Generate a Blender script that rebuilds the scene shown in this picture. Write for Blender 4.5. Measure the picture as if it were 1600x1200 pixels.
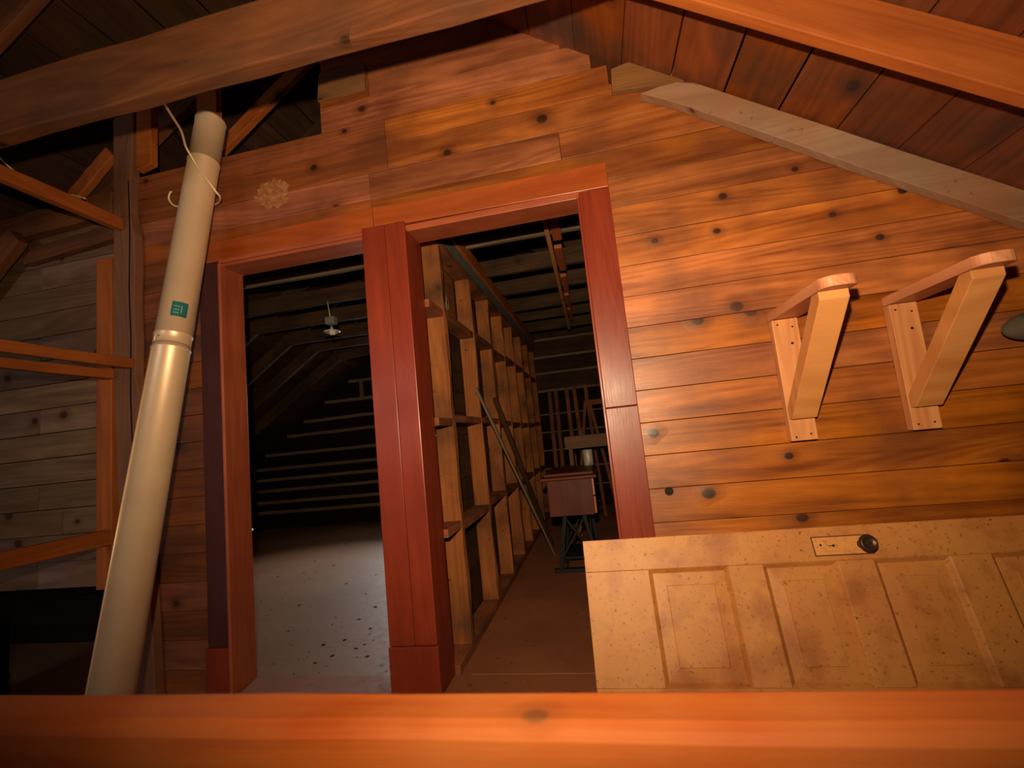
import bpy, bmesh, math, random
from mathutils import Vector, Matrix
random.seed(7)
for o in list(bpy.data.objects): bpy.data.objects.remove(o)
SC = bpy.context.scene
C = bpy.data.collections.new('attic'); SC.collection.children.link(C)

# ------------------------------------------------------------------ camera
CAM_H = 1.043                                     # lens height above the attic floor
cam_d = bpy.data.cameras.new('camera'); cam = bpy.data.objects.new('camera', cam_d); C.objects.link(cam)
cam_d.sensor_width = 36; cam_d.lens = 712.5/1600*36; cam_d.clip_start = .02
yaw, pit, rol = (math.radians(a) for a in (-10.1806, 6.5512, -5.8736))
fwd = Vector((math.sin(yaw)*math.cos(pit), math.cos(yaw)*math.cos(pit), math.sin(pit)))
rgt = Vector((math.cos(yaw), -math.sin(yaw), 0)); upv = rgt.cross(fwd)
r2 = rgt*math.cos(rol)+upv*math.sin(rol); u2 = -rgt*math.sin(rol)+upv*math.cos(rol)
cam.matrix_world = Matrix(((r2.x, u2.x, -fwd.x, 0), (r2.y, u2.y, -fwd.y, 0), (r2.z, u2.z, -fwd.z, CAM_H), (0, 0, 0, 1)))
cam_d.dof.use_dof = True; cam_d.dof.focus_distance = 2.1; cam_d.dof.aperture_fstop = 2.8
SC.camera = cam

# ------------------------------------------------------------------ world, lights, exposure
SC.view_settings.view_transform = 'Standard'; SC.view_settings.look = 'None'
SC.view_settings.gamma = 1; SC.view_settings.exposure = 0; SC.view_settings.use_curve_mapping = False
w = bpy.data.worlds.new('sky'); SC.world = w; w.use_nodes = True
w.node_tree.nodes['Background'].inputs[0].default_value = (.62, .76, 1, 1)
w.node_tree.nodes['Background'].inputs[1].default_value = 1.2

def light(name, kind, loc, direction, energy, color, **kw):
    d = bpy.data.lights.new(name, kind); d.energy = energy; d.color = color
    for k, v in kw.items(): setattr(d, k, v)
    o = bpy.data.objects.new(name, d); C.objects.link(o); o.location = loc
    o.rotation_euler = Vector(direction).to_track_quat('-Z', 'Y').to_euler(); return o
# flash on the camera's shoe, tilted a little up and to the right
flash_pos = Vector((0, 0, CAM_H))+u2*.20-r2*.05-fwd*.02
light('flash', 'SPOT', flash_pos, (-.07, 1, .26), 280, (1, .76, .46), spot_size=math.radians(139), spot_blend=1.0, shadow_soft_size=.018)
# far window daylight; the unseen rear window and its light are added
light('far_window_daylight', 'AREA', (-2.75, 6.85, 1.86), (0, -1, -.6), 42, (1, .97, .92), shape='RECTANGLE', size=.8, size_y=.95, spread=math.radians(120))
light('added_rear_light', 'AREA', (-2.9, -2.45, 1.6), (-.02, 1, -.06), 4.5, (.95, .95, 1), shape='RECTANGLE', size=.8, size_y=.9, spread=math.radians(75))

# ------------------------------------------------------------------ materials
def nt(name):
    m = bpy.data.materials.new(name); m.use_nodes = True; t = m.node_tree
    return m, t, t.nodes['Principled BSDF']
def N(t, typ, **kw):
    n = t.nodes.new(typ)
    for k, v in kw.items(): setattr(n, k, v)
    return n
def srgb(c):
    return tuple((x/255/12.92 if x/255 <= .04045 else ((x/255+.055)/1.055)**2.4) for x in c)+(1,)
def wood(name, dark, light_, rough=.5, knots=.25, dirt=0.0, dirtcol=(60, 52, 46), spread=.35, grain=1.0, gloss=.4, bump=.25, hue=.012, knot_col=(52, 28, 16), rings=.2, specks=0):
    m, t, b = nt(name); L = t.links.new
    uv = N(t, 'ShaderNodeTexCoord'); geo = N(t, 'ShaderNodeNewGeometry')
    def mapped(sx, sy):
        mp = N(t, 'ShaderNodeMapping'); mp.inputs['Scale'].default_value = (sx, sy, 1); L(uv.outputs['UV'], mp.inputs[0]); return mp
    def noise(sx, sy, sc, det=3, rg=.55, dis=0):
        n = N(t, 'ShaderNodeTexNoise'); n.inputs['Scale'].default_value = sc; n.inputs['Detail'].default_value = det
        n.inputs['Roughness'].default_value = rg; n.inputs['Distortion'].default_value = dis
        L(mapped(sx, sy).outputs[0], n.inputs['Vector']); return n
    def math_(op, a, b_, clamp=False):
        n = N(t, 'ShaderNodeMath', operation=op, use_clamp=clamp)
        for i, x in enumerate((a, b_)):
            if isinstance(x, (int, float)): n.inputs[i].default_value = x
            else: L(x, n.inputs[i])
        return n.outputs[0]
    def rng(x, a, b_, c=0, d=1):
        n = N(t, 'ShaderNodeMapRange'); L(x, n.inputs[0])
        for i, v in enumerate((a, b_, c, d)): n.inputs[i+1].default_value = v
        return n.outputs[0]
    def mix(fac, a, b_, mode='MIX'):
        n = N(t, 'ShaderNodeMix', data_type='RGBA', blend_type=mode)
        for i, x in ((0, fac), (6, a), (7, b_)):
            if isinstance(x, (int, float)): n.inputs[i].default_value = x
            elif isinstance(x, tuple): n.inputs[i].default_value = x
            else: L(x, n.inputs[i])
        return n.outputs[2]
    broad = noise(.45, 4.5, 2.3*grain, 4, .6, .5)
    fine = noise(1.5, 60, 5*grain, 3, .65)
    flame = noise(.3, 3.2, 1.6*grain, 1, .4, .15)
    ring = rng(math_('SINE', math_('MULTIPLY', flame.outputs[0], 95), 0), -1, 1)
    f = math_('ADD', math_('MULTIPLY', rng(broad.outputs[0], .32, .68), 1-rings-.16), math_('ADD', math_('MULTIPLY', ring, rings), math_('MULTIPLY', rng(fine.outputs[0], .3, .7), .16)))
    col = mix(f, srgb(dark), srgb(light_))
    # knots
    vo = N(t, 'ShaderNodeTexVoronoi', voronoi_dimensions='2D'); vo.inputs['Scale'].default_value = 5.2; L(mapped(.8, 1.0).outputs[0], vo.inputs['Vector'])
    sp = N(t, 'ShaderNodeSeparateColor'); L(vo.outputs['Color'], sp.inputs[0])
    has = math_('GREATER_THAN', sp.outputs[0], 1-knots)
    rad = rng(sp.outputs[1], 0, 1, .05, .115)
    d = math_('DIVIDE', vo.outputs['Distance'], rad)
    core = math_('MULTIPLY', rng(d, .75, 1.15, 1, 0), has); halo = math_('MULTIPLY', rng(d, .9, 3.0, .45, 0), has)
    col = mix(halo, col, srgb(tuple(x*.62 for x in dark))); col = mix(core, col, srgb(knot_col))
    # board to board tone
    hs = N(t, 'ShaderNodeHueSaturation'); L(col, hs.inputs['Color'])
    L(rng(geo.outputs['Random Per Island'], 0, 1, 1-spread*.75, 1+spread), hs.inputs['Value'])
    wn = N(t, 'ShaderNodeTexWhiteNoise', noise_dimensions='1D'); L(geo.outputs['Random Per Island'], wn.inputs['W'])
    L(rng(wn.outputs[0], 0, 1, .5-hue, .5+hue), hs.inputs['Hue']); L(rng(wn.outputs[0], 0, 1, .92, 1.06), hs.inputs['Saturation'])
    col = hs.outputs[0]
    dn = N(t, 'ShaderNodeTexNoise'); dn.inputs['Scale'].default_value = 3.1; dn.inputs['Detail'].default_value = 6; L(uv.outputs['Object'], dn.inputs[0])
    if dirt > 0:
        col = mix(math_('MULTIPLY', rng(dn.outputs[0], .42, .68), dirt), col, srgb(dirtcol))
    if specks > 0:
        s2 = N(t, 'ShaderNodeTexNoise'); s2.inputs['Scale'].default_value = 30; s2.inputs['Detail'].default_value = 5; L(uv.outputs['Object'], s2.inputs[0])
        col = mix(math_('MULTIPLY', rng(s2.outputs[0], .66, .72), specks), col, srgb((58, 34, 20)))
    L(col, b.inputs['Base Color'])
    L(rng(math_('ADD', dn.outputs[0], fine.outputs[0]), .7, 1.3, rough-.1, rough+.12), b.inputs['Roughness'])
    b.inputs['Specular IOR Level'].default_value = gloss
    bp = N(t, 'ShaderNodeBump'); bp.inputs['Strength'].default_value = bump; bp.inputs['Distance'].default_value = .004
    hgt = math_('ADD', math_('MULTIPLY', broad.outputs[0], 1.2), math_('ADD', math_('MULTIPLY', fine.outputs[0], .4), math_('MULTIPLY', rng(d, .4, 2.5, 1.6, 0), has)))
    L(hgt, bp.inputs['Height']); L(bp.outputs[0], b.inputs['Normal'])
    return m
def flat(name, col, rough=.6, metal=0, spec=.4, noise=.0, ncol=(40, 30, 20), nscale=12, lo=.55, hi=.7, bump=0):
    m, t, b = nt(name); L = t.links.new
    b.inputs['Roughness'].default_value = rough; b.inputs['Metallic'].default_value = metal; b.inputs['Specular IOR Level'].default_value = spec
    tc = N(t, 'ShaderNodeTexCoord'); n = N(t, 'ShaderNodeTexNoise'); n.inputs['Scale'].default_value = nscale; n.inputs['Detail'].default_value = 6
    L(tc.outputs['Object'], n.inputs[0])
    r = N(t, 'ShaderNodeMapRange'); L(n.outputs[0], r.inputs[0]); r.inputs[1].default_value = lo; r.inputs[2].default_value = hi; r.inputs[4].default_value = noise
    mx = N(t, 'ShaderNodeMix', data_type='RGBA'); L(r.outputs[0], mx.inputs[0]); mx.inputs[6].default_value = srgb(col); mx.inputs[7].default_value = srgb(ncol)
    L(mx.outputs[2], b.inputs['Base Color'])
    if bump:
        bp = N(t, 'ShaderNodeBump'); bp.inputs['Strength'].default_value = bump; bp.inputs['Distance'].default_value = .003; L(n.outputs[0], bp.inputs['Height']); L(bp.outputs[0], b.inputs['Normal'])
    return m
M = {}
M['cedar'] = wood('cedar_board', (98, 42, 16), (194, 112, 54), rough=.42, knots=.26, spread=.34, hue=.004, gloss=.5, bump=.35, dirt=.6, dirtcol=(84, 38, 18))
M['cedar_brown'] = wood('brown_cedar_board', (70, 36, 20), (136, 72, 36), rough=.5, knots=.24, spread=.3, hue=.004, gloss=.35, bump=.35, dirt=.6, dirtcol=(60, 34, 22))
M['cedar_mid'] = wood('toned_cedar_board', (96, 46, 22), (164, 88, 44), rough=.46, knots=.24, spread=.22, hue=.004, gloss=.4, bump=.35, dirt=.6, dirtcol=(80, 42, 24))
M['grey_board'] = wood('weathered_board', (84, 58, 42), (134, 100, 76), rough=.75, knots=.22, spread=.3, gloss=.2, dirt=.35, dirtcol=(100, 56, 34))
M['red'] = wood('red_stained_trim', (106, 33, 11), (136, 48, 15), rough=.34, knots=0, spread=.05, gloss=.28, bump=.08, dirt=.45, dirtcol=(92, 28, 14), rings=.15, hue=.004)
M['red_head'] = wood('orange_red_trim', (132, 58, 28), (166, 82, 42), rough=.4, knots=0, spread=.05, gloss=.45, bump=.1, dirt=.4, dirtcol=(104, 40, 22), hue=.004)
M['red_dark'] = wood('maroon_trim', (58, 24, 20), (72, 34, 28), rough=.36, knots=0, spread=.05, gloss=.5, bump=.08, rings=.1, hue=.004)  # darker maroon than the other trim
M['post'] = wood('rough_post', (104, 64, 40), (140, 92, 60), rough=.8, knots=.12, spread=.05, gloss=.2, bump=.5, dirt=.4, dirtcol=(92, 66, 50))
M['stud'] = wood('rough_sawn_stud', (104, 54, 26), (154, 90, 48), rough=.75, knots=.2, spread=.25, gloss=.2, bump=.4, dirt=.85, dirtcol=(62, 40, 28), specks=.8)
M['orange'] = wood('orange_lumber', (140, 66, 28), (184, 98, 46), rough=.6, knots=.12, spread=.1, gloss=.3, dirt=.3, dirtcol=(110, 52, 26))
M['pine'] = wood('fresh_pine', (176, 106, 54), (212, 146, 84), rough=.5, knots=.10, spread=.06, gloss=.4, bump=.12, rings=.35, knot_col=(120, 62, 32))
M['rafter_grey'] = wood('dusty_rafter', (128, 98, 76), (160, 128, 102), rough=.85, knots=.08, spread=.05, gloss=.15, bump=.4, dirt=.7, dirtcol=(150, 92, 58), specks=.4)
M['dark_beam'] = wood('dark_beam', (84, 44, 26), (132, 76, 46), rough=.75, knots=.12, spread=.12, gloss=.2, bump=.5, dirt=.5, dirtcol=(66, 48, 40))
M['back_beam'] = wood('dark_tie_beam', (50, 33, 24), (86, 62, 44), rough=.8, knots=.1, spread=.25, gloss=.15, bump=.4, dirt=.6, dirtcol=(40, 34, 30))  # darker, less red brown for the back-room timbers
M['deck'] = wood('roof_board', (88, 40, 20), (140, 70, 34), rough=.6, knots=.12, spread=.3, hue=.005, gloss=.25, bump=.3, dirt=.75, dirtcol=(46, 40, 38))
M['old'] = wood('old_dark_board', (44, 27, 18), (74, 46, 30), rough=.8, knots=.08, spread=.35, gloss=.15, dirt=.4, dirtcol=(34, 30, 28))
M['black_board'] = wood('near_black_board', (20, 12, 8), (36, 20, 13), rough=.9, knots=0, spread=.25, gloss=.1)  # near-black brown; in the left recess it stands in for shade
M['lath'] = wood('grey_lath', (96, 80, 66), (128, 108, 90), rough=.85, knots=0, spread=.15, gloss=.1)
M['rail'] = wood('varnished_rail', (138, 52, 20), (178, 90, 38), rough=.6, knots=.1, spread=.0, gloss=.25, dirt=.6, dirtcol=(176, 104, 54), grain=.7)
M['sewing'] = wood('sewing_cabinet_veneer', (72, 28, 14), (98, 42, 20), rough=.5, knots=0, spread=.1, gloss=.25, bump=.05, rings=.1)
M['drawer_face'] = wood('drawer_face', (150, 84, 40), (176, 100, 50), rough=.4, knots=0, spread=.1, gloss=.5, bump=.05, rings=.1)
M['iron'] = flat('cast_iron', (9, 9, 10), .7, .0)
M['drum'] = flat('black_drum', (9, 9, 9), .7, 0, .15)
M['hole'] = flat('nail_hole', (30, 16, 9), .9)
M['crumb'] = flat('dark_crumb', (58, 40, 28), .9)
M['rim'] = flat('border_brown', (92, 52, 26), .8)
M['nail'] = flat('nail_steel', (150, 140, 130), .35, .9)
M['white'] = flat('white_enamel', (225, 220, 212), .3)
M['grey_plastic'] = flat('grey_plastic', (120, 122, 120), .5)
M['cable'] = flat('cream_cable', (222, 196, 158), .5)
M['can'] = flat('dull_can', (170, 160, 148), .5, .2, noise=.7, ncol=(90, 76, 64))
M['bundle'] = flat('dusty_cloth', (84, 72, 58), .95, noise=.6, ncol=(56, 44, 34), nscale=22, bump=.6)
M['felt'] = flat('grey_felt_strip', (92, 96, 100), .9, noise=.5, ncol=(60, 56, 52), nscale=8)
M['brass'] = flat('dark_bronze', (74, 54, 38), .38, .6)
M['plate'] = flat('painted_lock_plate', (206, 140, 78), .45, 0, noise=.5, ncol=(120, 66, 34), nscale=60)
M['plaster'] = flat('plaster_smear', (164, 110, 70), .9, noise=.9, ncol=(140, 78, 42), nscale=40, lo=.4, hi=.58)
def paint():
    m = flat('cream_door_paint', (190, 126, 64), .5, 0, .4, noise=.75, ncol=(176, 104, 56), nscale=4.5, lo=.45, hi=.75)
    t = m.node_tree; b = t.nodes['Principled BSDF']; L = t.links.new; src = b.inputs['Base Color'].links[0].from_socket
    tc = N(t, 'ShaderNodeTexCoord')
    last = src
    for sc, lo, hi, colr, st in ((58, .685, .71, (96, 52, 24), .85), (7, .50, .70, (146, 82, 40), .75), (85, .60, .70, (116, 64, 32), .6), (16, .54, .74, (160, 98, 50), .6)):
        n = N(t, 'ShaderNodeTexNoise'); n.inputs['Scale'].default_value = sc; n.inputs['Detail'].default_value = 4; L(tc.outputs['Object'], n.inputs[0])
        r = N(t, 'ShaderNodeMapRange'); L(n.outputs[0], r.inputs[0]); r.inputs[1].default_value = lo; r.inputs[2].default_value = hi; r.inputs[4].default_value = st
        mx = N(t, 'ShaderNodeMix', data_type='RGBA'); L(r.outputs[0], mx.inputs[0]); L(last, mx.inputs[6]); mx.inputs[7].default_value = srgb(colr); last = mx.outputs[2]
    L(last, b.inputs['Base Color']); return m
M['paint'] = paint()
def zinc():
    m, t, b = nt('galvanised_steel'); L = t.links.new
    tc = N(t, 'ShaderNodeTexCoord'); n = N(t, 'ShaderNodeTexNoise'); n.inputs['Scale'].default_value = 6; n.inputs['Detail'].default_value = 6; L(tc.outputs['Object'], n.inputs[0])
    cr = N(t, 'ShaderNodeMix', data_type='RGBA'); L(n.outputs[0], cr.inputs[0]); cr.inputs[6].default_value = srgb((240, 204, 166)); cr.inputs[7].default_value = srgb((206, 170, 136))
    L(cr.outputs[2], b.inputs['Base Color']); b.inputs['Metallic'].default_value = .34
    r = N(t, 'ShaderNodeMapRange'); L(n.outputs[0], r.inputs[0]); r.inputs[3].default_value = .32; r.inputs[4].default_value = .46; L(r.outputs[0], b.inputs['Roughness']); return m
M['zinc'] = zinc()
def floorm(name, c1, c2, rough, spots):
    m = flat(name, c1, rough, 0, .5, noise=.8, ncol=c2, nscale=1.6, lo=.35, hi=.7)
    t = m.node_tree; b = t.nodes['Principled BSDF']; L = t.links.new; src = b.inputs['Base Color'].links[0].from_socket
    tc = N(t, 'ShaderNodeTexCoord'); n = N(t, 'ShaderNodeTexNoise'); n.inputs['Scale'].default_value = 24; n.inputs['Detail'].default_value = 4; L(tc.outputs['Object'], n.inputs[0])
    r = N(t, 'ShaderNodeMapRange'); L(n.outputs[0], r.inputs[0]); r.inputs[1].default_value = .66; r.inputs[2].default_value = .70; r.inputs[4].default_value = spots
    mx = N(t, 'ShaderNodeMix', data_type='RGBA'); L(r.outputs[0], mx.inputs[0]); L(src, mx.inputs[6]); mx.inputs[7].default_value = srgb((48, 34, 24)); L(mx.outputs[2], b.inputs['Base Color'])
    r2_ = N(t, 'ShaderNodeMapRange'); L(n.outputs[0], r2_.inputs[0]); r2_.inputs[1].default_value = .4; r2_.inputs[2].default_value = .65; r2_.inputs[3].default_value = rough; r2_.inputs[4].default_value = rough+.08
    L(r2_.outputs[0], b.inputs['Roughness']); return m
M['floor'] = floorm('dusty_floor_panel', (140, 98, 68), (118, 78, 54), .54, .9)
M['floor_r'] = floorm('brown_floor_panel', (150, 88, 58), (112, 62, 40), .6, .5)
def glass():
    m, t, b = nt('window_glass'); L = t.links.new; out = t.nodes['Material Output']
    tr = N(t, 'ShaderNodeBsdfTransparent'); gl = N(t, 'ShaderNodeBsdfGlossy'); gl.inputs['Roughness'].default_value = .03
    fr = N(t, 'ShaderNodeFresnel'); fr.inputs[0].default_value = 1.45; mx = N(t, 'ShaderNodeMixShader')
    L(fr.outputs[0], mx.inputs[0]); L(tr.outputs[0], mx.inputs[1]); L(gl.outputs[0], mx.inputs[2]); L(mx.outputs[0], out.inputs[0]); return m
M['glass'] = glass()

# ------------------------------------------------------------------ mesh helpers
class MB:
    def __init__(s): s.bm = bmesh.new(); s.uv = s.bm.loops.layers.uv.new('UVMap'); s.origin = Vector((0, 0, 0))
    def beam(s, p0, p1, w, h, up=(0, 0, 1), segs=1, jit=0, cut0=0, cut1=0, taper=1, rough_side=None):
        """box from p0 to p1; w across, h along up; cut0/cut1 slide the top edge of an end along the length"""
        p0, p1 = Vector(p0), Vector(p1); d = (p1-p0); L = d.length; d.normalize(); up = Vector(up)
        a = d.cross(up); a.normalize(); u = a.cross(d); u.normalize()
        ou, ov = random.random()*60, random.random()*60
        rings = []
        for i in range(segs+1):
            f = i/segs; k = 1+(taper-1)*f; r = []
            for (sx, sz) in ((-1, -1), (1, -1), (1, 1), (-1, 1)):
                off = 0
                if i == 0 and sz > 0: off = cut0
                if i == segs and sz > 0: off = cut1
                jx = random.uniform(-jit, jit) if segs > 1 else 0; jz = random.uniform(-jit, jit) if segs > 1 else 0
                if rough_side and (sx, sz) in rough_side: jx *= 4
                r.append(s.bm.verts.new(p0+d*(L*f+off)+a*(sx*w/2*k+jx)+u*(sz*h/2*k+jz)))
            rings.append(r)
        peri = [0, w, w+h, 2*w+h, 2*w+2*h]
        for i in range(segs):
            for j in range(4):
                q = (rings[i][j], rings[i][(j+1) % 4], rings[i+1][(j+1) % 4], rings[i+1][j])
                fc = s.bm.faces.new(q)
                uvs = ((L*i/segs, peri[j]), (L*i/segs, peri[j+1]), (L*(i+1)/segs, peri[j+1]), (L*(i+1)/segs, peri[j]))
                for lp, (x, y) in zip(fc.loops, uvs): lp[s.uv].uv = (x+ou, y+ov)
        for r, flip in ((rings[0], True), (rings[-1], False)):
            fc = s.bm.faces.new(r[::-1] if flip else r)
            for lp in fc.loops:
                dv = lp.vert.co-p0; lp[s.uv].uv = (dv.dot(a)*.3+ou+7, dv.dot(u)+ov)
        return s
    def box(s, x0, x1, y0, y1, z0, z1, axis=None):
        dims = (x1-x0, y1-y0, z1-z0); cx, cy, cz = (x0+x1)/2, (y0+y1)/2, (z0+z1)/2
        ax = axis if axis is not None else dims.index(max(dims))
        if ax == 0: return s.beam((x0, cy, cz), (x1, cy, cz), dims[1], dims[2])
        if ax == 1: return s.beam((cx, y0, cz), (cx, y1, cz), dims[0], dims[2])
        return s.beam((cx, cy, z0), (cx, cy, z1), dims[0], dims[1], up=(0, 1, 0))
    def prism(s, pts, y0, y1, axis='y'):
        """polygon of (x, z) points pushed through y0..y1 ; u runs along x"""
        ou, ov = random.random()*60, random.random()*60
        def P(x, z, y): return Vector((x, y, z)) if axis == 'y' else Vector((y, x, z))
        A = [s.bm.verts.new(P(x, z, y0)) for x, z in pts]; B = [s.bm.verts.new(P(x, z, y1)) for x, z in pts]
        n = len(pts); fs = [s.bm.faces.new(A), s.bm.faces.new(B[::-1])]
        for f in fs:
            for lp in f.loops:
                c = lp.vert.co; lp[s.uv].uv = ((c.x if axis == 'y' else c.y)+ou, c.z+ov)
        for i in range(n):
            f = s.bm.faces.new((A[i], B[i], B[(i+1) % n], A[(i+1) % n]))
            for lp in f.loops:
                c = lp.vert.co; lp[s.uv].uv = ((c.x if axis == 'y' else c.y)+ou, c.z+(c.y if axis == 'y' else c.x)+ov)
        return s
    def lathe(s, prof, p0, axis=(0, 0, 1), seg=32, cap=True):
        ax = Vector(axis).normalized(); p0 = Vector(p0); t = Vector((1, 0, 0)) if abs(ax.x) < .9 else Vector((0, 1, 0))
        a = ax.cross(t).normalized(); b = ax.cross(a); rings = []
        for r, h in prof:
            rings.append([s.bm.verts.new(p0+ax*h+(a*math.cos(2*math.pi*k/seg)+b*math.sin(2*math.pi*k/seg))*max(r, 1e-4)) for k in range(seg)])
        for i in range(len(rings)-1):
            for k in range(seg):
                f = s.bm.faces.new((rings[i][k], rings[i][(k+1) % seg], rings[i+1][(k+1) % seg], rings[i+1][k])); f.smooth = True
        if cap: s.bm.faces.new(rings[0][::-1]); s.bm.faces.new(rings[-1])
        return s
    def tube(s, pts, r, seg=10):
        pts = [Vector(p) for p in pts]; rings = []; prev = None
        for i, p in enumerate(pts):
            d = (pts[min(i+1, len(pts)-1)]-pts[max(i-1, 0)]).normalized()
            t = Vector((0, 0, 1)) if prev is None else prev
            a = d.cross(t)
            if a.length < 1e-3: a = d.cross(Vector((1, 0, 0)))
            a.normalize(); b = a.cross(d).normalized(); prev = b
            rings.append([s.bm.verts.new(p+(a*math.cos(2*math.pi*k/seg)+b*math.sin(2*math.pi*k/seg))*r) for k in range(seg)])
        for i in range(len(rings)-1):
            for k in range(seg):
                f = s.bm.faces.new((rings[i][k], rings[i][(k+1) % seg], rings[i+1][(k+1) % seg], rings[i+1][k])); f.smooth = True
        s.bm.faces.new(rings[0][::-1]); s.bm.faces.new(rings[-1]); return s
    def build(s, name, mat, parent=None, bevel=0, base=None):
        bmesh.ops.recalc_face_normals(s.bm, faces=s.bm.faces)
        origin = Vector(base) if base is not None else (Vector((0, 0, 0)) if parent else Vector((0, 0, 0)))
        if parent is not None: origin = world_loc(parent)
        if base is not None or parent is not None: bmesh.ops.translate(s.bm, vec=-origin, verts=s.bm.verts)
        me = bpy.data.meshes.new(name); s.bm.to_mesh(me); s.bm.free(); me.materials.append(M[mat])
        o = bpy.data.objects.new(name, me); C.objects.link(o)
        if parent is not None: o.parent = parent
        else: o.location = origin
        if bevel:
            bv = o.modifiers.new('bevel', 'BEVEL'); bv.width = bevel; bv.segments = 2; bv.limit_method = 'ANGLE'
        return o
def world_loc(o):
    v = Vector(o.location)
    while o.parent: o = o.parent; v += Vector(o.location)
    return v
def tag(o, label=None, cat=None, group=None, kind=None):
    for k, v in (('label', label), ('category', cat), ('group', group), ('kind', kind)):
        if v: o[k] = v
    return o
def thing(name, loc, label=None, cat=None, group=None, kind=None):
    o = bpy.data.objects.new(name, None); C.objects.link(o); o.location = loc; o.empty_display_size = .1
    return tag(o, label, cat, group, kind)
def struct(o, label=None): o['kind'] = 'structure'; 
def S(name, mb, mat, bevel=0, label=None):
    o = mb.build(name, mat, None, bevel); o['kind'] = 'structure'
    if label: o['label'] = label
    return o
def smooth_path(pts, n=8):
    P = [Vector(p) for p in pts]; P = [P[0]*2-P[1]]+P+[P[-1]*2-P[-2]]; out = []
    for i in range(1, len(P)-2):
        for k in range(n):
            t = k/n; a, b, c, d = P[i-1:i+3]
            out.append(.5*((2*b)+(c-a)*t+(2*a-5*b+4*c-d)*t*t+(3*b-a-3*c+d)*t**3))
    out.append(P[-2]); return out

# ------------------------------------------------------------------ roof geometry
def deck_r(x): return 2.82-.67*x
def deck_l(x): return 4.76+.67*x
RX = (2.82-4.76)/1.34; RZ = deck_r(RX)
D = 1.95                                         # front face of the plank wall
YB, YF = -2.6, 6.45                              # rear gable, far gable

# ------------------------------------------------------------------ floor
mb = MB(); mb.box(-7.1, 4.3, YB-.1, 1.94, -.06, 0, axis=0)
S('floor', mb, 'floor_r', label='brown dusty floor of the near loft')
mb = MB(); mb.box(-7.1, -.80, 1.94, YF+.1, -.06, 0, axis=0)
S('floor', mb, 'floor', label='greyish dusty panel floor of the left room')
mb = MB(); mb.box(-.80, 4.3, 1.94, YF+.1, -.06, 0, axis=0)
S('floor', mb, 'floor_r', label='reddish brown floor of the right room')

mb = MB(); mb.box(-.695, 4.2, 2.08, YF-.06, .0005, .012, axis=1)
S('floor', mb, 'floor_r', .003, label='loose floor panel beside the stud partition')

# ------------------------------------------------------------------ plank wall
PITCH = .134
def split(x0, x1, joints):
    xs = [x0]+sorted(j for j in joints if x0+.05 < j < x1-.05)+[x1]; return list(zip(xs[:-1], xs[1:]))
def plank(mb, x0, x1, z0, z1, xr0=None, xr1=None, y=D, th=.022, gap=.0016):
    xr0 = x1 if xr0 is None else xr0; xr1 = x1 if xr1 is None else xr1
    dy = random.uniform(-.0012, .0012)
    mb.prism([(x0+gap/2, z0+gap), (xr0-gap/2, z0+gap), (xr1-gap/2, z1-gap*.3), (x0+gap/2, z1-gap*.3)], y+dy, y+th+dy)
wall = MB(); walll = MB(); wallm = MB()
OX0, OX1, OZ = -1.80, .075, 2.10
JOINTS = {17: [-.85], 18: [-.85], 15: [-.95], 16: [-.95, -.02], 9: [1.9], 12: [2.3], 6: [2.1], 20: [-.92]}
zk = lambda k: .105+PITCH*k
for k in range(-1, 28):
    z0, z1 = max(zk(k), 0), zk(k+1)
    lim = lambda z: min(2.9, (2.775-z)/.68)                # right ends run up under the wall rafter
    xr0, xr1 = lim(z0), lim(z1)
    if k == 18: xr0 = xr1 = .228
    if k == 19: xr0 = xr1 = .16
    if k == 20: xr0 = xr1 = .032
    if k == 21: xr0 = xr1 = -.17
    if k >= 22: xr0 = xr1 = lim(z1)-.1
    xl = -2.33
    if z0 > 2.65: xl = -1.19
    if k == 21: xl = -1.175
    if z1 > RZ-.05 or xr1 < xl+.1: break
    if k >= 22 and deck_l(xl) < z1: xl = (z1-4.7)/.67
    if z1 < OZ+.03:
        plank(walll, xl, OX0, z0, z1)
        for a, b in split(OX1, min(xr0, xr1), JOINTS.get(k, [])[:] ):
            last = b == min(xr0, xr1)
            plank(wall, a, b, z0, z1, *( (xr0, xr1) if last else (b, b)))
    else:
        for a, b in split(xl, min(xr0, xr1), JOINTS.get(k, [])):
            last = b == min(xr0, xr1)
            plank(wallm if b < -.8 else wall, a, b, z0, z1, *((xr0, xr1) if last else (b, b)))
S('wall_back', wall, 'cedar', .0015, 'orange cedar plank wall')
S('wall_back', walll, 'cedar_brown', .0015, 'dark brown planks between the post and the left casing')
S('wall_back', wallm, 'cedar_mid', .0015, 'browner planks above the left opening')
# studs behind the plank wall (hidden backing, carries the boards)
bk = MB()
for x in (-2.30, -2.0, -.2, .38, .98, 1.58, 2.2, 2.75):
    if x == -.2: z0 = 2.12
    else: z0 = 0
    top = min(deck_r(x), deck_l(x))-.02
    if x < -1.2: top = 2.60
    bk.box(x, x+.04, D+.025, D+.115, z0, top, axis=2)
S('wall_back', bk, 'old', 0, 'rough studs behind the plank wall')
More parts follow.
